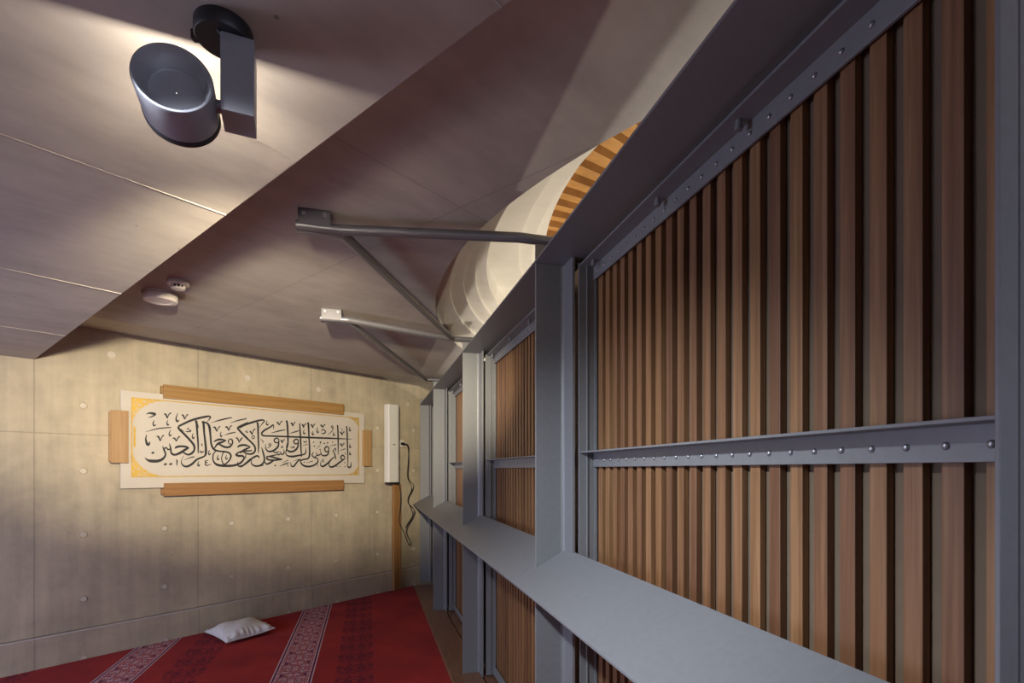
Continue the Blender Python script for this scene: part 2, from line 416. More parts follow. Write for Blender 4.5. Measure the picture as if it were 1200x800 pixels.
def screen_panel(s0, s1, z0, z1, upper, idx):
    """one framed panel of vertical slats between two posts"""
    a0, a1 = s0 + .108, s1 - .108
    cap = ['biggest, at the right edge', 'between the two largest posts', 'seen as a narrow strip', 'last, by the concrete wall'][idx]
    lab = ('slatted wooden panel above the sill, ' if upper else 'slatted wooden panel below the sill, ') + cap
    p = thing('slatted_panel', lab, 'screen panel', sc((a0+a1)/2, .205, z0), 'slatted panels above the sill' if upper else 'slatted panels below the sill')
    TF, TO = .205, .141
    for (x0, x1) in ((a0-.006, a0), (a1, a1+.006)):
        m_ = MB(); m_.box(sc, x0, x1, TO if not upper else .136, TF, z0, z1)
        xx = (x0, x0+.012) if x0 < (a0+a1)/2 - .1 else (x1-.012, x1)
        m_.box(sc, xx[0], xx[1], .166, .172, z0, z1)
        xf = (x1-.001, x1+.007) if x0 < (a0+a1)/2 - .1 else (x0-.007, x0+.001)
        m_.box(sc, xf[0], xf[1], TF-.006, TF+.004, z0, z1)
        m_.build('frame_upright', M['steel'], p, bevel=.001)
    pitch = .0571; n = int((a1-a0-.012)/pitch); g0 = a0 + (a1-a0-(n-1)*pitch)/2
    # slats
    first = None
    for k in range(n):
        s = g0 + k*pitch
        if first is None:
            m_ = MB(); m_.box(sc, s-.0150, s+.0150, TF+.002, TF+.018, z0+.01, z1-.006)
            first = m_.build('slat', M['slat'], p, bevel=.0012); o_s = s
        else:
            dup(first, sc(s, .2, 0)-sc(o_s, .2, 0), p)
    MB().box(sc, a0+.0105, a1-.0105, TF+.0195, TF+.030, z0, z1).build('backing', M['backing'], p)
    def rail(zt, name, leg_down=True, rivets=True, t_out=TO):
        m_ = MB(); zl = (zt-.058, zt) if leg_down else (zt, zt+.058)
        m_.box(sc, a0, a1, TF-.011, TF-.004, zl[0], zl[1])
        m_.box(sc, a0, a1, t_out, TF-.004, zt-.006 if leg_down else zt, zt if leg_down else zt+.006)
        r = m_.build(name, M['steel'], p, bevel=.001)
        if rivets:
            f0 = None
            for k in range(n):
                s = g0 + k*pitch; zc = zt-.034
                if f0 is None:
                    pr = [(.0058, 0), (.0058, .0018), (.0045, .0038), (.0025, .0048), (.0005, .0052)]
                    d_ = SF if s >= 0 else SN
                    ax = -Vector((d_.y, -d_.x, 0))
                    m_ = MB(); m_.lathe(sc(s, TF-.011, zc), ax, pr, 12, cap1=True)
                    f0 = m_.build('rivet', M['bolt'], r, origin=parent_origin(p)); o_s = s
                else: dup(f0, sc(s, .2, 0)-sc(o_s, .2, 0), r)
        return r
    if upper:
        rt = rail(2.172, 'top_rail'); rail(1.468, 'middle_rail')
        for s in (a0+.05, a0+.5, a1-.5 if a1-a0 > 1.15 else a1-.4, a1-.06):
            m_ = MB(); m_.lathe(sc(s, .168, 2.166), (0,0,-1), [(.007,0),(.007,.012),(.0085,.012),(.0085,.022),(.0005,.0225)], 10)
            m_.build('fixing_bolt', M['steel'], rt, origin=parent_origin(p))
    else:
        r = rail(z1-.075, 'top_rail', False, False)
        rail(z0+.004, 'bottom_rail', False, False, .19)
        MB().box(sc, a0, a1, TF-.012, TF-.005, z1-.02, z1+.135).build('cover_plate', M['steel'], p)  # plate added to keep hall light out of the gap below the sill
    return p
for i in range(len(NODE)-1):
    screen_panel(NODE[i], NODE[i+1], .99, 2.175, True, i)
    screen_panel(NODE[i], NODE[i+1], .012, .842, False, i)

# sill plates and head plates, one length per bay
sill_lab = ['wide grey steel sill plate below the biggest slatted panel', 'sloping grey steel sill plate in the middle bay, ending at the dark dashed joint',
            'short sloping sill plate between the two thin far posts', 'last sill plate with its pointed end beside the concrete wall']
head_lab = ['dark steel head plate over the biggest slatted panel', 'dark steel head plate over the middle slatted panel', 'steel head plate over the third slatted panel', 'far end piece of the steel head plate by the concrete wall']
for i in range(len(NODE)-1):
    g = .0022
    s0, s1 = NODE[i]+g+(0 if i else -.0), NODE[i+1]-g
    if i == 3: s1 += .004
    za, zb = .9675, 1.089
    def splate(s0, s1, t0, t1, th=.008):
        f = lambda t: za + (t+.088)*(zb-za)/.213
        return MB().hexa([sc(s0,t0,f(t0)-th),sc(s1,t0,f(t0)-th),sc(s1,t1,f(t1)-th),sc(s0,t1,f(t1)-th),
                          sc(s0,t0,f(t0)),sc(s1,t0,f(t0)),sc(s1,t1,f(t1)),sc(s0,t1,f(t1))])
    o = thing('sill_plate', sill_lab[i], 'sill', sc((s0+s1)/2, 0, za), 'sloping steel sill plates of the screen')
    m_ = splate(s0, s1, -.088, .125)
    m_.build('plate', M['steel'], o, bevel=.0015)
    m_ = splate(s0, s1, .0, .008, .008)
    if i < 3:
        # short lugs bridging the open joint, seen as a dashed line
        m_ = MB()
        for k in range(6):
            t = -.08 + k*.0135; f = lambda t: za + (t+.088)*(zb-za)/.213
            e = NODE[i+1]
            m_.hexa([sc(e-g-.0005,t,f(t)-.007),sc(e+g+.0005,t,f(t)-.007),sc(e+g+.0005,t+.004,f(t+.004)-.007),sc(e-g-.0005,t+.004,f(t+.004)-.007),
                     sc(e-g-.0005,t,f(t)-.001),sc(e+g+.0005,t,f(t)-.001),sc(e+g+.0005,t+.004,f(t+.004)-.001),sc(e-g-.0005,t+.004,f(t+.004)-.001)])
        m_.build('joint_lug', M['steel'], o)
    o = thing('head_plate', head_lab[i], 'beam', sc((s0+s1)/2, .08, 2.2026), 'steel head plates along the top of the screen')
    h0 = NODE[i]+.0005; h1 = NODE[i+1]-.0005
    MB().box(sc, h0, h1, -.004, .17, 2.2026, 2.2105).build('plate', M['steel'], o, bevel=.001)
    MB().box(sc, h0, h1, .1705, .1765, 2.196, 2.216).build('edge_lip', M['steel'], o, bevel=.001)

# timber plinth boards under the screen
pl_lab = ['brown timber plinth board in front of the closest lower panel', 'brown plinth board running along the carpet by the middle post', 'brown plinth board along the carpet between the far posts', 'short brown plinth board in the corner by the end wall']
for i in range(len(NODE)-1):
    s0, s1 = NODE[i]+.002, NODE[i+1]-.002
    if i == 3: s1 = 4.40
    o = thing('plinth_board', pl_lab[i], 'plinth', sc((s0+s1)/2, .02, FLOOR), 'timber plinth boards along the foot of the screen')
    MB().box(sc, s0, s1, -.085, .119, -.038, 0).build('front_board', M['plinth'], o, bevel=.003)
    MB().box(sc, s0, s1, .131, .30, -.038, 0).build('rear_board', M['plinth'], o, bevel=.003)
struct(fl2.build('floor', M['plaster']))

# ceiling braces: two struts from a bracket under the slab to the tops of two posts
ZT = 2.293
def brace(pos, ia, ib, label, own_a=True):
    pdir = Vector((SF.y, -SF.x, 0)); q = Vector((pos[0], pos[1], 0))
    o = thing('ceiling_brace', label, 'brace', (q.x, q.y, ZM), 'tubular steel braces between the ceiling and the screen')
    ap = lambda p, z: Vector((p.x, p.y, z))
    m_ = MB()
    hd = q + pdir*.004
    for sgn, zz in ((-1, .0), (1, .0)):
        c = q + SF*sgn*.0165
        m_.tube([ap(c - pdir*.155, ZT), ap(c, ZT)], .0175, 16)
    m_.build('sleeve', M['gal'], o)
    m_ = MB()
    def pb(s, t, z): return q + SF*s + pdir*t + Vector((0,0,z))
    m_.box(pb, -.034, -.026, -.148, -.036, 2.288, ZM); m_.box(pb, -.034, .03, -.148, -.036, ZM-.006, ZM)
    fx = m_.build('fixing_plate', M['gal'], o, bevel=.001)
    for t in (-.128, -.056):
        m_ = MB(); m_.lathe(pb(-.034, t, 2.332), -SF, [(.0085,0),(.0085,.003),(.006,.003),(.006,.009),(.0005,.0095)], 8, cap1=True)
        m_.build('bolt', M['bolt'], fx, origin=parent_origin(o))
    def strut(i, sgn):
        k = sc(NODE[i], -.07, 0); e = sc(NODE[i], .10, 0)
        st_ = q + SF*sgn*.0165
        m_ = MB(); pts = [ap(st_ - pdir*.01, ZT), ap(st_ + pdir*.006, ZT), ap(k, ZT)]
        if sgn < 0 or i == 3: pts.append(ap(e, ZT))
        m_.tube(pts, .019, 18); m_.build('strut', M['gal'], o)
    if ia is not None: strut(ia, -1)
    if ib is not None: strut(ib, 1)
    return o
brace((-.642, 1.925), 1, 2, 'larger dark tubular brace, nearer of the two, bolted to the ceiling')
brace((-.985, 3.075), 2, 3, 'smaller pale-bracketed tubular brace, farther along the ceiling')

# ------------------------------------------------------------------ ceiling fittings
# adjustable spotlight
mo = Vector((-.514, .914, ZS))
sp = thing('spotlight', 'grey cylinder spotlight on a black round mount under the low soffit', 'spotlight', mo)
m_ = MB(); m_.lathe(mo, (0,0,-1), [(.0005,0),(.0465,0),(.0475,.003),(.0475,.022),(.045,.026),(.0005,.026)], 48)
m_.box(lambda x, y, z: mo+Vector((x, y, z)), -.056, -.046, -.006, .006, -.022, -.006)
m_.build('ceiling_mount', M['black'], sp)
ax = Vector((-.398, .93, -.075)).normalized(); axh = Vector((ax.x, ax.y, 0)).normalized()
rt = Vector((axh.y, -axh.x, 0))
arm_o = Vector((-.4825, .90, 0))
fa = lambda r, h, z: arm_o + rt*r + axh*h + Vector((0,0,z))
m_ = MB(); m_.box(fa, -.0265, .0265, -.002, .066, 2.026, 2.162)
m_.build('arm', M['lampgrey'], sp, bevel=.0012)
m_ = MB(); m_.box(fa, -.028, -.006, .012, .04, 2.155, 2.163); m_.tube([fa(-.03,.0,2.166), fa(-.012,.01,2.15)], .005, 8)
m_.build('hinge', M['black'], sp)
hc = arm_o + axh*.028 - rt*(.0265+.008+.060) + Vector((0,0,2.047))
hd_parent = sp
Lh = .088
b0_ = hc - ax*Lh/2
m_ = MB()
m_.lathe(b0_, ax, [(.0005,.036),(.0385,.036),(.041,.0345),(.0545,.0015),(.0562,0),(.0585,.0012),(.060,.005),(.060,Lh-.012)], 64)
head = m_.build('head', M['lampgrey'], sp)
m_ = MB(); m_.lathe(b0_, ax, [(.060,Lh-.012),(.0612,Lh-.010),(.0612,Lh),(.058,Lh),(.054,Lh-.012)], 64)
m_.build('front_ring', M['rubber'], head, origin=parent_origin(sp))
m_ = MB(); m_.lathe(b0_, ax, [(.054,Lh-.012),(.0005,Lh-.012)], 48)
m_.build('lens', M['lens'], head, origin=parent_origin(sp))
m_ = MB(); pj = hc + rt*.066
m_.tube([hc + rt*.056, hc + rt*.078], .0105, 18); m_.build('swivel_joint', M['lampgrey'], sp)
LENS = b0_ + ax*(Lh+.004)

# two round fittings on the dark ceiling
q = Vector((-1.895, 2.76, ZM))
t1 = thing('ceiling_sounder', 'larger round beige disc on the dark ceiling beside the low soffit', 'alarm', q)
m_ = MB(); m_.lathe(q, (0,0,-1), [(.0005,0),(.083,0),(.084,.004),(.084,.012)], 48); m_.build('mounting_base', M['offwhite'], t1)
m_ = MB(); m_.lathe(q, (0,0,-1), [(.080,.012),(.0815,.014),(.0795,.040),(.076,.0445),(.050,.0455),(.048,.044),(.0005,.044)], 48); m_.build('cover', M['offwhite'], t1)
q = Vector((-1.685, 2.585, ZM))
t1 = thing('smoke_detector', 'small round smoke detector beside the larger beige ceiling disc', 'smoke detector', q)
m_ = MB(); m_.lathe(q, (0,0,-1), [(.0005,0),(.047,0),(.049,.003),(.049,.016),(.046,.020),(.031,.021)], 40); m_.build('mounting_base', M['offwhite'], t1)
m_ = MB()
m_.lathe(q, (0,0,-1), [(.024,.020),(.024,.036)], 24)
m_.build('sensing_chamber', M['black'], t1)
m_ = MB()
for k in range(10):
    c_ = 2*PI*k/10
    f = lambda x, y, z: q + Vector((math.cos(c_)*x-math.sin(c_)*y, math.sin(c_)*x+math.cos(c_)*y, -z))
    m_.box(f, .0245, .030, -.0025, .0025, .019, .036)
m_.lathe(q, (0,0,-1), [(.031,.034),(.031,.037),(.027,.041),(.0005,.042)], 32)
m_.build('vented_cap', M['offwhite'], t1)
# ------------------------------------------------------------------ calligraphy panel on the end wall
BX, BZ = .67, 1.25
po = wl(BX, 0, BZ)
cp = thing('calligraphy_panel', 'long pale panel with black script and gold corners, held by four wooden bars', 'wall art', po)
bw, bh = 2.234, .775
m_ = MB(); m_.box(wl, BX, BX+bw, .022, .04, BZ, BZ+bh)
m_.build('board', [M['board']], cp, bevel=.001)
def bar(a0, a1, z0, z1, mat, n1=.062):
    m_ = MB(); m_.box(wl, a0, a1, .041, n1, z0, z1)
    m_.box(wl, a0+.012, a1-.012, .0, .0405, z0+.012 if z0 > BZ+.3 and z1 > BZ+bh else z0, z1 if z0 > BZ+.3 and z1 > BZ+bh else z1-.012)
    return m_.build('wooden_bar', mat, cp, bevel=.0015)
def clamp(a0, a1, z0, z1, mat, inner):
    """a bar standing off the wall, its lip lapping over the board's edge"""
    m_ = MB(); m_.box(wl, a0, a1, .0415, .064, z0, z1)
    i0, i1, j0, j1 = inner
    m_.box(wl, i0, i1, .001, .0412, j0, j1)
    return m_.build('wooden_bar', mat, cp, bevel=.0015)
clamp(.955, 2.63, 1.990, 2.104, M['oak_bar'], (.945, 2.622, 2.032, 2.094))
clamp(.96, 2.63, 1.180, 1.287, M['oak_bar'], (.95, 2.622, 1.190, 1.242))
clamp(.605, .716, 1.452, 1.862, M['oak_pale'], (.600, .662, 1.462, 1.852))
clamp(2.872, 2.985, 1.440, 1.842, M['oak_pale'], (2.912, 2.978, 1.450, 1.832))
STROKES = [[(168,599,3),(191,610,11),(223,607,18),(237,603,8)],[(236,603,7),(212,585,8),(184,574,3)],[(321,562,3),(314,536,7),(321,520,9),(330,533,3)],[(394,626,4),(381,583,8),(389,556,12),(403,570,5)],[(617,568,2),(637,592,7),(645,617,11),(609,614,15),(499,575,15),(398,515,13)],[(396,513,13),(405,492,15),(446,448,15),(499,386,15),(518,353,15),(518,318,13),(499,290,15),(469,278,13),(435,295,11)],[(372,327,6),(386,340,15),(416,347,15),(457,344,15),(479,334,7)],[(478,336,7),(461,327,15),(439,312,17),(412,292,17),(379,276,15),(357,278,15),(344,295,11),(341,330,10),(332,369,4)],[(343,323,7),(322,318,11),(307,335,7),(294,322,10),(282,344,4)],[(282,344,4),(294,312,11),(304,275,11),(285,239,15),(250,221,20),(201,220,20),(177,229,11),(160,245,4)],[(381,236,3),(388,222,9),(386,182,4)],[(164,455,2),(250,487,8),(345,503,7)],[(171,433,4),(166,397,9),(174,361,16),(184,352,15),(196,378,4)],[(450,478,3),(469,474,8),(493,482,7),(478,492,6),(464,500,5),(478,508,4)],[(409,494,7),(440,477,2)],[(524,561,3),(535,565,15),(543,457,12),(549,371,11),(549,292,7)],[(546,544,3),(552,514,5)],[(577,556,3),(590,564,15),(598,460,13),(609,356,15),(610,295,15),(599,268,11),(573,254,13),(538,236,13),(499,196,15),(461,176,15),(431,187,10),(420,218,5),(436,269,2)],[(439,231,2),(480,249,6),(520,262,8)],[(590,566,11),(621,556,13),(639,524,17),(647,454,13),(654,375,13),(675,330,15),(714,315,13),(764,311,13),(802,301,13),(818,275,13),(805,236,11),(777,205,11),(747,186,9)],[(757,311,7),(742,271,7),(742,227,8),(760,193,9),(781,184,7)],[(675,394,6),(694,410,13),(731,420,15),(777,413,7)],[(777,413,7),(743,396,15),(710,382,15),(688,354,10),(675,327,8)],[(710,382,11),(743,363,15),(777,351,15),(808,358,15),(830,386,11),(829,418,11),(811,428,8),(796,408,8),(803,385,7),(820,382,6)],[(653,564,2),(739,597,10),(826,624,8)],[(815,574,3),(884,602,9),(955,623,7)],[(764,460,3),(811,479,9),(858,491,7)],[(579,377,8),(579,351,4)],[(563,318,4),(566,301,7),(575,301,7),(579,313,3),(583,299,7),(594,312,5)],[(628,230,5),(609,228,7),(605,214,7),(622,213,6)],[(622,213,6),(604,200,7),(617,186,8),(655,199,3)],[(1004,328,11),(955,322,11),(902,316,11),(862,287,13),(886,276,17),(921,275,15),(932,252,13),(902,212,15),(841,187,17),(756,184,19),(698,195,17),(670,230,10),(670,283,9),(691,315,7)],[(874,352,6),(893,369,15),(932,377,15),(982,365,7)],[(1036,268,9),(991,248,11),(946,206,13),(906,178,13),(875,192,7),(880,228,3)],[(968,587,13),(910,555,15),(877,532,13),(897,504,15),(964,438,15)],[(939,506,4),(959,503,7)],[(948,294,8),(949,262,4)],[(292,609,3),(305,609,12),(318,576,6)],[(318,576,5),(327,608,6),(345,626,9)],[(420,611,3),(433,612,11),(446,578,6)],[(446,578,5),(457,606,6),(470,624,9)],[(239,421,3),(253,421,11),(267,385,6)],[(267,385,5),(278,418,6),(292,436,9)],[(355,410,4),(369,413,11),(384,388,6)],[(384,388,5),(394,416,7),(410,432,10)],[(667,521,3),(683,525,12),(700,489,7)],[(700,489,6),(710,521,6),(727,537,10)],[(768,528,4),(783,535,12),(801,504,7)],[(801,504,6),(811,537,7),(825,551,10)],[(858,438,4),(873,438,11),(891,401,7)],[(891,401,6),(902,429,7),(919,445,10)],[(224,554,4),(216,528,7),(223,508,9),(237,521,3)],[(339,480,4),(330,448,7),(338,431,9),(348,445,3)],[(511,464,4),(503,433,7),(512,418,10),(521,437,3)],[(735,490,5),(728,460,7),(736,445,9),(744,459,4)],[(639,322,5),(631,295,7),(639,281,9),(650,298,4)],[(710,280,5),(702,250,7),(710,237,10),(719,255,4)],[(781,281,5),(772,256,7),(781,243,9),(789,261,4)],[(553,224,4),(546,193,7),(553,181,10),(562,200,3)],[(1071,546,3),(1096,581,7),(1119,613,10),(1096,621,13),(1032,602,15),(944,566,15),(888,533,14)],[(888,513,14),(935,461,12),(993,410,14),(1030,366,14),(1032,326,14),(1007,298,14),(964,297,12),(916,318,10)],[(907,374,11),(944,378,14),(991,362,7)],[(991,362,7),(964,347,14),(925,326,14),(897,302,12)],[(1073,261,8),(1056,279,14),(1022,268,12),(978,230,14),(925,189,12),(878,181,9)],[(1046,583,3),(1057,586,14),(1062,473,13),(1065,372,12),(1063,306,6)],[(1014,472,6),(1028,456,7),(1014,438,7),(1002,455,6),(1014,472,6)],[(944,492,3),(968,495,5),(954,505,4),(966,518,3)],[(1093,365,4),(1105,323,12),(1119,262,14),(1113,219,14),(1076,188,14),(1032,184,14),(1000,205,9),(1000,240,4)],[(1293,249,12),(1229,262,14),(1177,275,12),(1144,271,13),(1152,247,14),(1214,241,14),(1293,249,9)],[(1214,241,10),(1172,214,16),(1140,203,12),(1119,226,8)],[(1309,351,4),(1311,313,11),(1287,298,10),(1275,327,4)],[(1277,307,8),(1256,293,10),(1240,318,4)],[(1245,297,7),(1203,286,11),(1150,273,10)],[(1277,327,3),(1224,316,10),(1198,325,4)],[(1266,184,3),(1319,203,10),(1363,220,7)],[(1293,216,3),(1357,245,7)],[(1071,178,3),(1113,193,8)],[(1251,408,7),(1260,439,10),(1237,456,11),(1214,437,11),(1226,413,11),(1258,412,10)],[(1260,426,10),(1251,374,15),(1208,334,15),(1162,324,14),(1133,349,9),(1131,395,4)],[(1172,402,6),(1185,393,6),(1169,380,6),(1160,391,5),(1172,402,6)],[(1183,389,6),(1170,368,6),(1144,352,3)],[(1450,409,7),(1459,442,11),(1435,454,12),(1409,433,11),(1424,408,11),(1457,414,11)],[(1459,424,11),(1449,370,15),(1409,333,15),(1363,330,16),(1337,355,9),(1341,408,4)],[(1539,365,4),(1535,318,12),(1507,301,12),(1462,292,14),(1396,280,17),(1346,287,12),(1328,310,7)],[(1485,258,8),(1449,230,12),(1412,184,14),(1385,187,10),(1379,224,4)],[(1208,540,4),(1205,582,10),(1174,558,12),(1121,525,14),(1095,495,13),(1111,473,13),(1183,473,13),(1396,476,14),(1743,480,15),(1944,483,10),(2078,484,3)],[(1328,618,3),(1341,624,15),(1350,509,15),(1350,403,12),(1337,350,10),(1326,308,7)],[(1473,618,9),(1479,516,14),(1485,387,14),(1492,279,9)],[(1553,613,3),(1565,621,16),(1572,488,13),(1579,358,15),(1576,287,15),(1553,259,13),(1513,253,12),(1476,236,10)],[(1476,252,8),(1494,206,13),(1542,182,16),(1611,188,15),(1665,222,13),(1668,261,10),(1633,273,11),(1606,298,10),(1623,331,7)],[(1787,344,8),(1795,375,11),(1770,393,12),(1748,367,12),(1761,338,11),(1792,344,11)],[(1795,353,10),(1782,308,14),(1737,295,13),(1709,311,9),(1699,352,5)],[(1709,315,9),(1671,298,11),(1649,329,4)],[(1668,302,9),(1637,280,11)],[(1890,613,3),(1900,613,13),(1905,459,14),(1904,310,6)],[(2001,608,3),(2010,609,12),(2018,429,14),(2025,208,8)],[(2017,208,7),(2030,176,14),(2059,183,14),(2064,234,4)],[(1988,283,8),(1959,305,14),(1936,281,12),(1959,256,12),(1990,277,9)],[(1983,266,10),(1931,233,15),(1867,190,16),(1819,177,15),(1798,195,9),(1804,229,5)],[(1880,253,4),(1867,304,12),(1842,360,5)],[(1873,287,9),(1839,269,11),(1786,220,16),(1733,184,16),(1701,197,9),(1709,250,3)],[(1836,343,4),(1873,378,8),(1873,344,7)],[(1731,267,4),(1726,237,10),(1738,226,4)],[(1665,211,5),(1668,178,3)],[(1346,203,5),(1352,180,8)],[(1849,602,6),(1834,615,8),(1827,597,9),(1849,589,8)],[(1849,598,7),(1832,558,7),(1780,516,3)],[(1704,553,4),(1731,568,10),(1758,548,9),(1733,525,10),(1710,532,5)],[(1183,502,3),(1256,525,10),(1324,543,7)],[(1368,508,3),(1418,525,9),(1464,541,8)],[(1924,354,3),(1996,376,9)],[(1542,217,3),(1614,238,8)],[(1404,233,3),(1464,254,6)],[(1505,394,3),(1556,407,7)],[(1811,399,3),(1882,418,8)],[(1653,365,3),(1697,403,6)],[(1514,442,4),(1521,425,7),(1530,437,4),(1539,424,7),(1549,446,4)],[(1374,375,4),(1396,367,7),(1418,374,7),(1396,384,6)],[(1086,439,4),(1106,419,7),(1103,399,3)],[(1292,382,6),(1300,372,6),(1289,361,6),(1283,372,6),(1292,382,5)],[(1950,594,8),(1954,565,4)],[(1689,433,6),(1704,439,8),(1697,419,7)],[(944,274,7),(948,244,3)],[(1836,450,6),(1842,431,6)],[(1989,335,8),(1993,312,5)],[(1867,383,6),(1877,369,6)],[(888,601,4),(954,626,6)],[(888,397,3),(916,441,6)],[(1235,611,4),(1247,607,13),(1266,584,8)],[(1266,584,7),(1277,612,7),(1294,626,11)],[(1376,611,4),(1390,609,15),(1402,582,8)],[(1402,582,7),(1412,610,7),(1426,625,11)],[(1494,603,4),(1504,602,15),(1514,574,7)],[(1514,574,6),(1525,603,8),(1542,619,11)],[(1590,607,4),(1602,608,15),(1614,578,8)],[(1614,578,7),(1623,606,7),(1640,622,12)],[(1697,606,5),(1709,611,15),(1726,588,8)],[(1726,588,7),(1737,611,8),(1753,624,12)],[(1928,552,5),(1939,550,15),(1951,521,8)],[(1951,521,7),(1963,547,8),(1980,562,12)],[(1928,426,4),(1939,424,15),(1951,399,8)],[(1951,399,7),(1963,421,8),(1980,436,12)],[(1275,435,4),(1283,434,13),(1296,410,8)],[(1296,410,7),(1303,435,7),(1319,446,11)],[(981,509,4),(991,504,13),(1006,478,7)],[(1006,478,6),(1016,516,7),(1034,532,11)],[(1146,620,5),(1138,591,8),(1148,578,12),(1160,591,4)],[(1521,559,5),(1512,526,8),(1521,513,12),(1533,528,5)],[(1614,545,5),(1607,519,9),(1616,508,12),(1626,524,5)],[(1668,587,6),(1659,550,9),(1671,533,12),(1680,551,4)],[(1854,548,6),(1847,525,9),(1857,514,12),(1865,528,5)],[(2051,617,6),(2040,584,9),(2051,573,12),(2062,592,5)],[(2051,433,6),(2043,402,9),(2054,393,12),(2062,410,5)],[(2051,349,6),(2043,323,10),(2054,314,14),(2062,328,5)]]
DOTS = [(215,287,16),(303,194,17),(341,196,17),(1224,189,14),(1743,424,13),(1781,431,14),(1623,432,12),(1630,390,13),(1695,361,11),(1892,184,10),(1926,182,10),(1983,224,11),(1987,182,11),(1521,224,11)]
# ink strokes: (x, z, width) in millimetres on the board
def bp(x, y, n=.0408): return wl(BX + x/1000, n, BZ + y/1000)
def spline(pts, sub=5):
    P = [Vector(p) for p in pts]
    if len(P) < 3: return P
    P = [P[0]*2-P[1]] + P + [P[-1]*2-P[-2]]; out = []
    for i in range(1, len(P)-2):
        for k in range(sub):
            t = k/sub; a, b, c, d = P[i-1:i+3]
            out.append(.5*((2*b)+(c-a)*t+(2*a-5*b+4*c-d)*t*t+(3*b-a-3*c+d)*t**3))
    return out + [P[-2]]
m_ = MB()
for si, st in enumerate(STROKES):
    lay = .0405 + .00001*(si % 12)
    pts = spline(st); L_, R_ = [], []
    for i, p in enumerate(pts):
        d = (pts[min(i+1, len(pts)-1)] - pts[max(i-1, 0)]); d = Vector((d.x, d.y)).normalized() if d.length else Vector((1, 0))
        nn = Vector((-d.y, d.x)); w = max(3, p.z*1.22)/2
        L_.append(bp(p.x+nn.x*w, p.y+nn.y*w, lay)); R_.append(bp(p.x-nn.x*w, p.y-nn.y*w, lay))
    m_.rings([list(x) for x in zip(L_, R_)], False, False, False, 0, closed=False)
for x, y, w in DOTS:
    b_ = len(m_.v); w *= .85
    m_.v += [bp(x-w, y-w*.1), bp(x-w*.1, y-w*.8), bp(x+w, y+w*.1), bp(x+w*.1, y+w*.8)]; m_.face([b_, b_+1, b_+2, b_+3])
m_.build('inscription', M['ink'], cp, auto=False)
# gilded border: thin frame line and four concave corner fields
m_ = MB()
def gl(x0, y0, x1, y1, w):
    d = Vector((x1-x0, y1-y0)).normalized(); nn = Vector((-d.y, d.x))*w/2; b_ = len(m_.v)
    m_.v += [bp(x0+nn.x, y0+nn.y), bp(x0-nn.x, y0-nn.y), bp(x1-nn.x, y1-nn.y), bp(x1+nn.x, y1+nn.y)]; m_.face([b_, b_+1, b_+2, b_+3])
X0, X1, Y0, Y1 = 72, 2160, 92, 722
gl(X0, Y1, X1, Y1, 8); gl(X0, Y0, X1, Y0, 8); gl(X0, Y0, X0, Y1, 8); gl(X1, Y0, X1, Y1, 8)
gl(X0+18, 330, X0+18, 490, 14); gl(X1-9, 230, X1-9, 590, 8)
m_.build('gilded_line', M['gold'], cp, auto=False)
for (x, y, sx_, sy_, lx, ly) in ((X0,Y1,1,-1,270,225),(X0,Y0,1,1,260,235),(X1,Y1,-1,-1,190,130),(X1,Y0,-1,1,190,140)):
    m_ = MB(); b_ = 0; k = 14
    inn = []
    for i in range(k+1):
        q = PI/2*i/k
        inn.append((x+sx_*lx*(1-math.sin(q)), y+sy_*ly*(1-math.cos(q))))
    m_.v += [bp(x, y, .0407)] + [bp(*p, .0407) for p in inn]
    for i in range(k): m_.face([b_, b_+1+i, b_+2+i])
    m_.build('corner_ornament', M['arabesque'], cp, origin=po, auto=False)

# ------------------------------------------------------------------ column loudspeaker, post, socket, cable
so = wl(3.30, 0, 1.235)
sk = thing('column_loudspeaker', 'tall slim white column loudspeaker on the end wall right of the script panel', 'loudspeaker', so)
m_ = MB()
pr = [(3.166,.05),(3.166,.128),(3.172,.136),(3.292,.136),(3.318,.128),(3.326,.11),(3.326,.05)]
m_.rings([[wl(a, n, 1.252) for a, n in pr], [wl(a, n, 2.155) for a, n in pr]], True, True, False)
cab = m_.build('cabinet', M['white'], sk, bevel=.003)
m_ = MB(); m_.box(wl, 3.172, 3.318, .055, .128, 1.232, 1.2515); m_.build('base_cap', M['black'], sk)
m_ = MB(); m_.box(wl, 3.33, 3.352, .04, .085, 1.26, 2.13); m_.build('rear_channel', M['offwhite'], sk)
m_ = MB(); m_.box(wl, 3.24, 3.335, 0, .05, 1.55, 1.62); m_.box(wl, 3.24, 3.335, 0, .05, 1.95, 2.02); m_.build('wall_bracket', M['black'], sk)
m_ = MB(); m_.box(wl, 3.222, 3.262, .1362, .1368, 1.686, 1.694); m_.build('badge', M['gal'], sk)
pw = wl(3.40, 0, FLOOR)
tp = thing('timber_post', 'narrow brown timber post standing below the white column loudspeaker', 'post', pw)
m_ = MB(); m_.box(wl, 3.300, 3.345, .022, .06, FLOOR, 1.228); m_.build('left_strip', M['oak'], tp, bevel=.002)
m_ = MB(); m_.box(wl, 3.349, 3.405, .022, .055, FLOOR, 1.228); m_.build('right_strip', M['oak'], tp, bevel=.002)
m_ = MB(); m_.box(wl, 3.30, 3.405, .021, .03, FLOOR, 1.22); m_.build('backing', M['plinth'], tp)
u0 = wl(3.45, 0, 1.71)
so_ = thing('wall_socket', 'square white wall socket beside the column loudspeaker', 'socket', u0)
m_ = MB(); m_.box(wl, 3.407, 3.487, 0, .012, 1.675, 1.755); m_.build('cover_plate', M['white'], so_, bevel=.003)
m_ = MB(); m_.lathe(wl(3.447, .012, 1.715), N, [(.024,0),(.024,.002),(.020,.002),(.020,.0005),(.0005,.0005)], 24); m_.build('outlet', M['offwhite'], so_)
ko = wl(3.47, .03, 1.715)
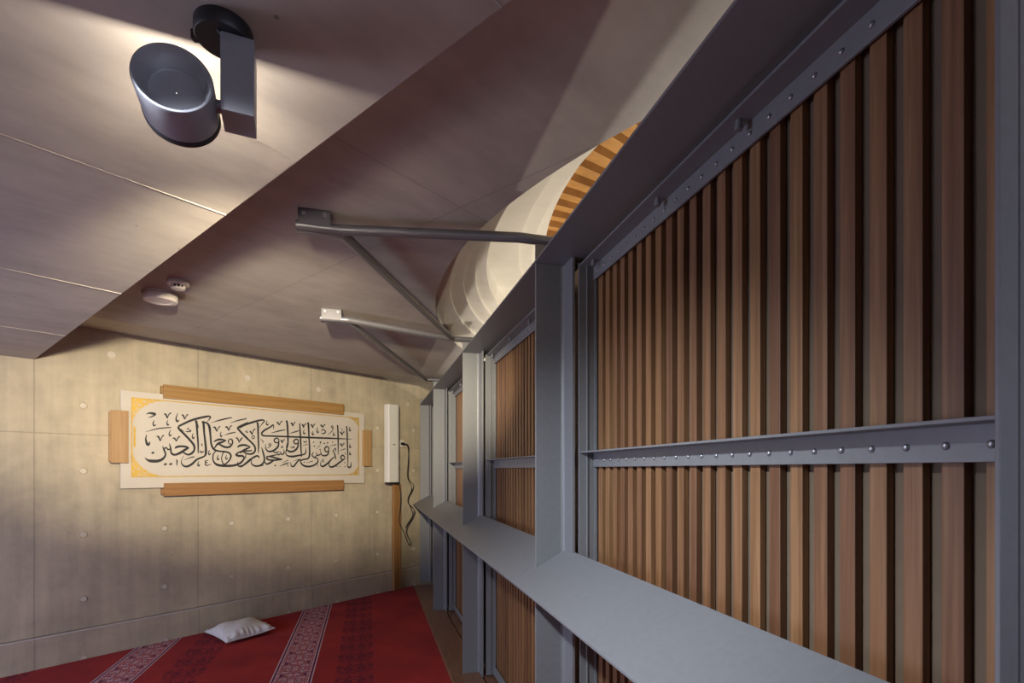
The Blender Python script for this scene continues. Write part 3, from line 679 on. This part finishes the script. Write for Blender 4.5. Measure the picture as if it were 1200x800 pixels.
kb = thing('power_cable', 'thin black power cable hanging in loops from the wall socket', 'cable', ko)
m_ = MB(); m_.lathe(wl(3.455, .013, 1.71), N, [(.0005,0),(.019,0),(.019,.02),(.014,.034),(.0005,.036)], 20); m_.build('plug', M['black'], kb)
def cable(pts):
    P = [wl(*p) for p in pts]
    out = []
    Q = [P[0]*2-P[1]] + P + [P[-1]*2-P[-2]]
    for i in range(1, len(Q)-2):
        for k in range(6):
            t = k/6; a, b, c, d = Q[i-1:i+3]
            out.append(.5*((2*b)+(c-a)*t+(2*a-5*b+4*c-d)*t*t+(3*b-a-3*c+d)*t**3))
    m_.tube(out+[P[-1]], .0045, 8)
m_ = MB()
cable([(3.46,.045,1.712),(3.50,.06,1.70),(3.525,.05,1.64),(3.53,.03,1.45),(3.535,.02,1.30),(3.59,.03,1.17),(3.50,.065,1.03),(3.58,.06,.86),(3.49,.07,.74),(3.455,.075,.70)])
cable([(3.46,.04,1.706),(3.51,.05,1.68),(3.535,.04,1.5),(3.545,.02,1.30),(3.62,.03,1.19),(3.49,.075,1.02),(3.60,.07,.88),(3.46,.085,.68),(3.53,.08,.52),(3.50,.08,.50),(3.43,.085,.64),(3.36,.08,.78),(3.375,.08,.95),(3.38,.08,1.10),(3.355,.075,1.24)])
m_.build('cord', M['black'], kb)

# ------------------------------------------------------------------ cushion on the carpet
pc = Vector((-2.36, 4.44, FLOOR))
cu = thing('cushion', 'white square cushion lying on the red carpet by the concrete wall', 'cushion', pc)
e1 = Vector((.775, -.632, 0)).normalized(); e2 = Vector((.60, .80, 0)).normalized()
H1, H2 = .222, .20
m_ = MB(); n = 40
def hgt(u, v):
    return (max(0, 1-abs(u)**2.6)**.55) * (max(0, 1-abs(v)**2.6)**.55)
rnd = random.Random(3)
ph = [rnd.uniform(0, 6) for _ in range(8)]
def cpos(i, j, top):
    u, v = 2*i/n-1, 2*j/n-1
    pin = .075
    uu = u*(1-pin*(1-v*v)); vv = v*(1-pin*(1-u*u))
    h = hgt(u, v); edge = max(abs(u), abs(v))
    ga = lambda x: math.exp(-((1-abs(x)-.10)/.16)**2)
    wr = .0042*math.sin(u*26+ph[0]+1.5*math.sin(u*7))*ga(v) + .0045*math.sin(v*24+ph[1]+2*math.sin(v*5))*ga(u) + .003*math.sin(u*4+v*5)
    lift = .018 + .03*max(0, u*v*0 + (u*.0+v)*.5) * abs(v)**1.5
    z = (.084*h + 1.6*wr*(h > .05)) if top else (-.028*h)
    return pc + e1*(uu*H1) + e2*(vv*H2) + Vector((0,0, z + .03 + .022*max(0, v)**2*edge))
for top in (True, False):
    b_ = len(m_.v)
    for i in range(n+1):
        for j in range(n+1): m_.v.append(cpos(i, j, top))
    for i in range(n):
        for j in range(n): m_.face([b_+i*(n+1)+j, b_+(i+1)*(n+1)+j, b_+(i+1)*(n+1)+j+1, b_+i*(n+1)+j+1], 0, True)
cv = m_.build('cover', M['linen'], cu, auto=False)
bm = bmesh.new(); bm.from_mesh(cv.data); bmesh.ops.remove_doubles(bm, verts=bm.verts, dist=.0004); bmesh.ops.recalc_face_normals(bm, faces=bm.faces); bm.to_mesh(cv.data); bm.free()
m_ = MB(); rim = []
for i in range(n): rim.append(cpos(i, 0, True))
for j in range(n): rim.append(cpos(n, j, True))
for i in range(n, 0, -1): rim.append(cpos(i, n, True))
for j in range(n, 0, -1): rim.append(cpos(0, j, True))
m_.tube(rim+[rim[0]], .0045, 6); m_.build('seam_edge', M['linen'], cu)

# ------------------------------------------------------------------ light
def aim(o, target):
    d = Vector(target) - o.location; o.rotation_euler = d.to_track_quat('-Z', 'Y').to_euler()
def light(name, typ, loc, energy, col, target=None, parent=None, **kw):
    l = bpy.data.lights.new(name, typ); l.energy = energy; l.color = col
    for k, v in kw.items(): setattr(l, k, v)
    o = bpy.data.objects.new(name, l); C.objects.link(o); o.location = loc
    if target is not None: aim(o, target)
    return o
tgt = wl(2.15, 0, 1.76)
beam = light('spot_beam', 'SPOT', LENS, 690, (1,.87,.63), tgt, spot_size=math.radians(37), spot_blend=.9, shadow_soft_size=.03)
beam.scale = (2.5, 1, 1)      # the lens spreads the beam sideways
light('spot_halo', 'SPOT', LENS, 13, (1,.88,.70), LENS + ax, spot_size=math.radians(135), spot_blend=1.0, shadow_soft_size=.03)
light('spot_spill', 'SPOT', LENS, 5.0, (1,.90,.76), LENS + axh, spot_size=math.radians(180), spot_blend=.03, shadow_soft_size=.03)
l2 = sc(-1.16, -1.08, 2.06)
light('second_spot', 'SPOT', l2, 150, (.86,.93,1), sc(-.35, .1, .45), spot_size=math.radians(92), spot_blend=1.0, shadow_soft_size=.035)
# unseen glowing panel and area light added behind the camera as cool fill
wn = struct(MB().box(wl, -2.2, 1.2, NMAX-.06, NMAX-.03, .5, 2.1).build('fill_panel_1', M['fill_glow']))
light('cool_fill', 'AREA', wl(-.5, NMAX-.1, 1.3), 10, (.62,.68,1), wl(-.5, 0, 1.1), shape='RECTANGLE', size=3.2, size_y=1.5)
struct(MB().box(wl, AMIN+.002, AMIN+.03, .7, 3.1, .5, 1.9).build('fill_panel_2', M['fill_glow']))  # second unseen panel, added on the left wall with its light as side fill
light('cool_fill', 'AREA', wl(AMIN+.06, 1.9, 1.0), 96, (.66,.72,1), wl(0, 2.4, 1.0), shape='RECTANGLE', size=2.4, size_y=1.4)
# hall beyond the screen
light('hall_lamp', 'SPOT', sc(.6, 3.0, 1.02), 170, (1,.92,.80), sc(.6, .3, 2.6), spot_size=math.radians(120), spot_blend=.5, shadow_soft_size=.03)
light('hall_lamp', 'SPOT', sc(1.0, 1.45, 1.15), 85, (1,.94,.86), sc(1.0, .6, 2.6), spot_size=math.radians(130), spot_blend=.5, shadow_soft_size=.05)
light('hall_glow', 'AREA', sc(1.2, 1.7, .4), 62, (1,.91,.76), sc(1.2, 1.7, 3), size=1.8)
w = bpy.data.worlds.new('world'); bpy.context.scene.world = w; w.use_nodes = True
w.node_tree.nodes['Background'].inputs[0].default_value = (.5,.6,.8,1); w.node_tree.nodes['Background'].inputs[1].default_value = .3

# ------------------------------------------------------------------ camera
cd = bpy.data.cameras.new('camera'); cam = bpy.data.objects.new('camera', cd); C.objects.link(cam)
cam.location = (0, 0, CAM_Z); cam.rotation_euler = (PI/2, 0, 0)
cd.sensor_width = 36; cd.lens = 18; cd.shift_y = 150/1200; cd.clip_start = .02
sce = bpy.context.scene; sce.camera = cam
sce.view_settings.view_transform = 'Standard'; sce.view_settings.look = 'None'
sce.view_settings.gamma = 1; sce.view_settings.use_curve_mapping = False
sce.view_settings.exposure = 0
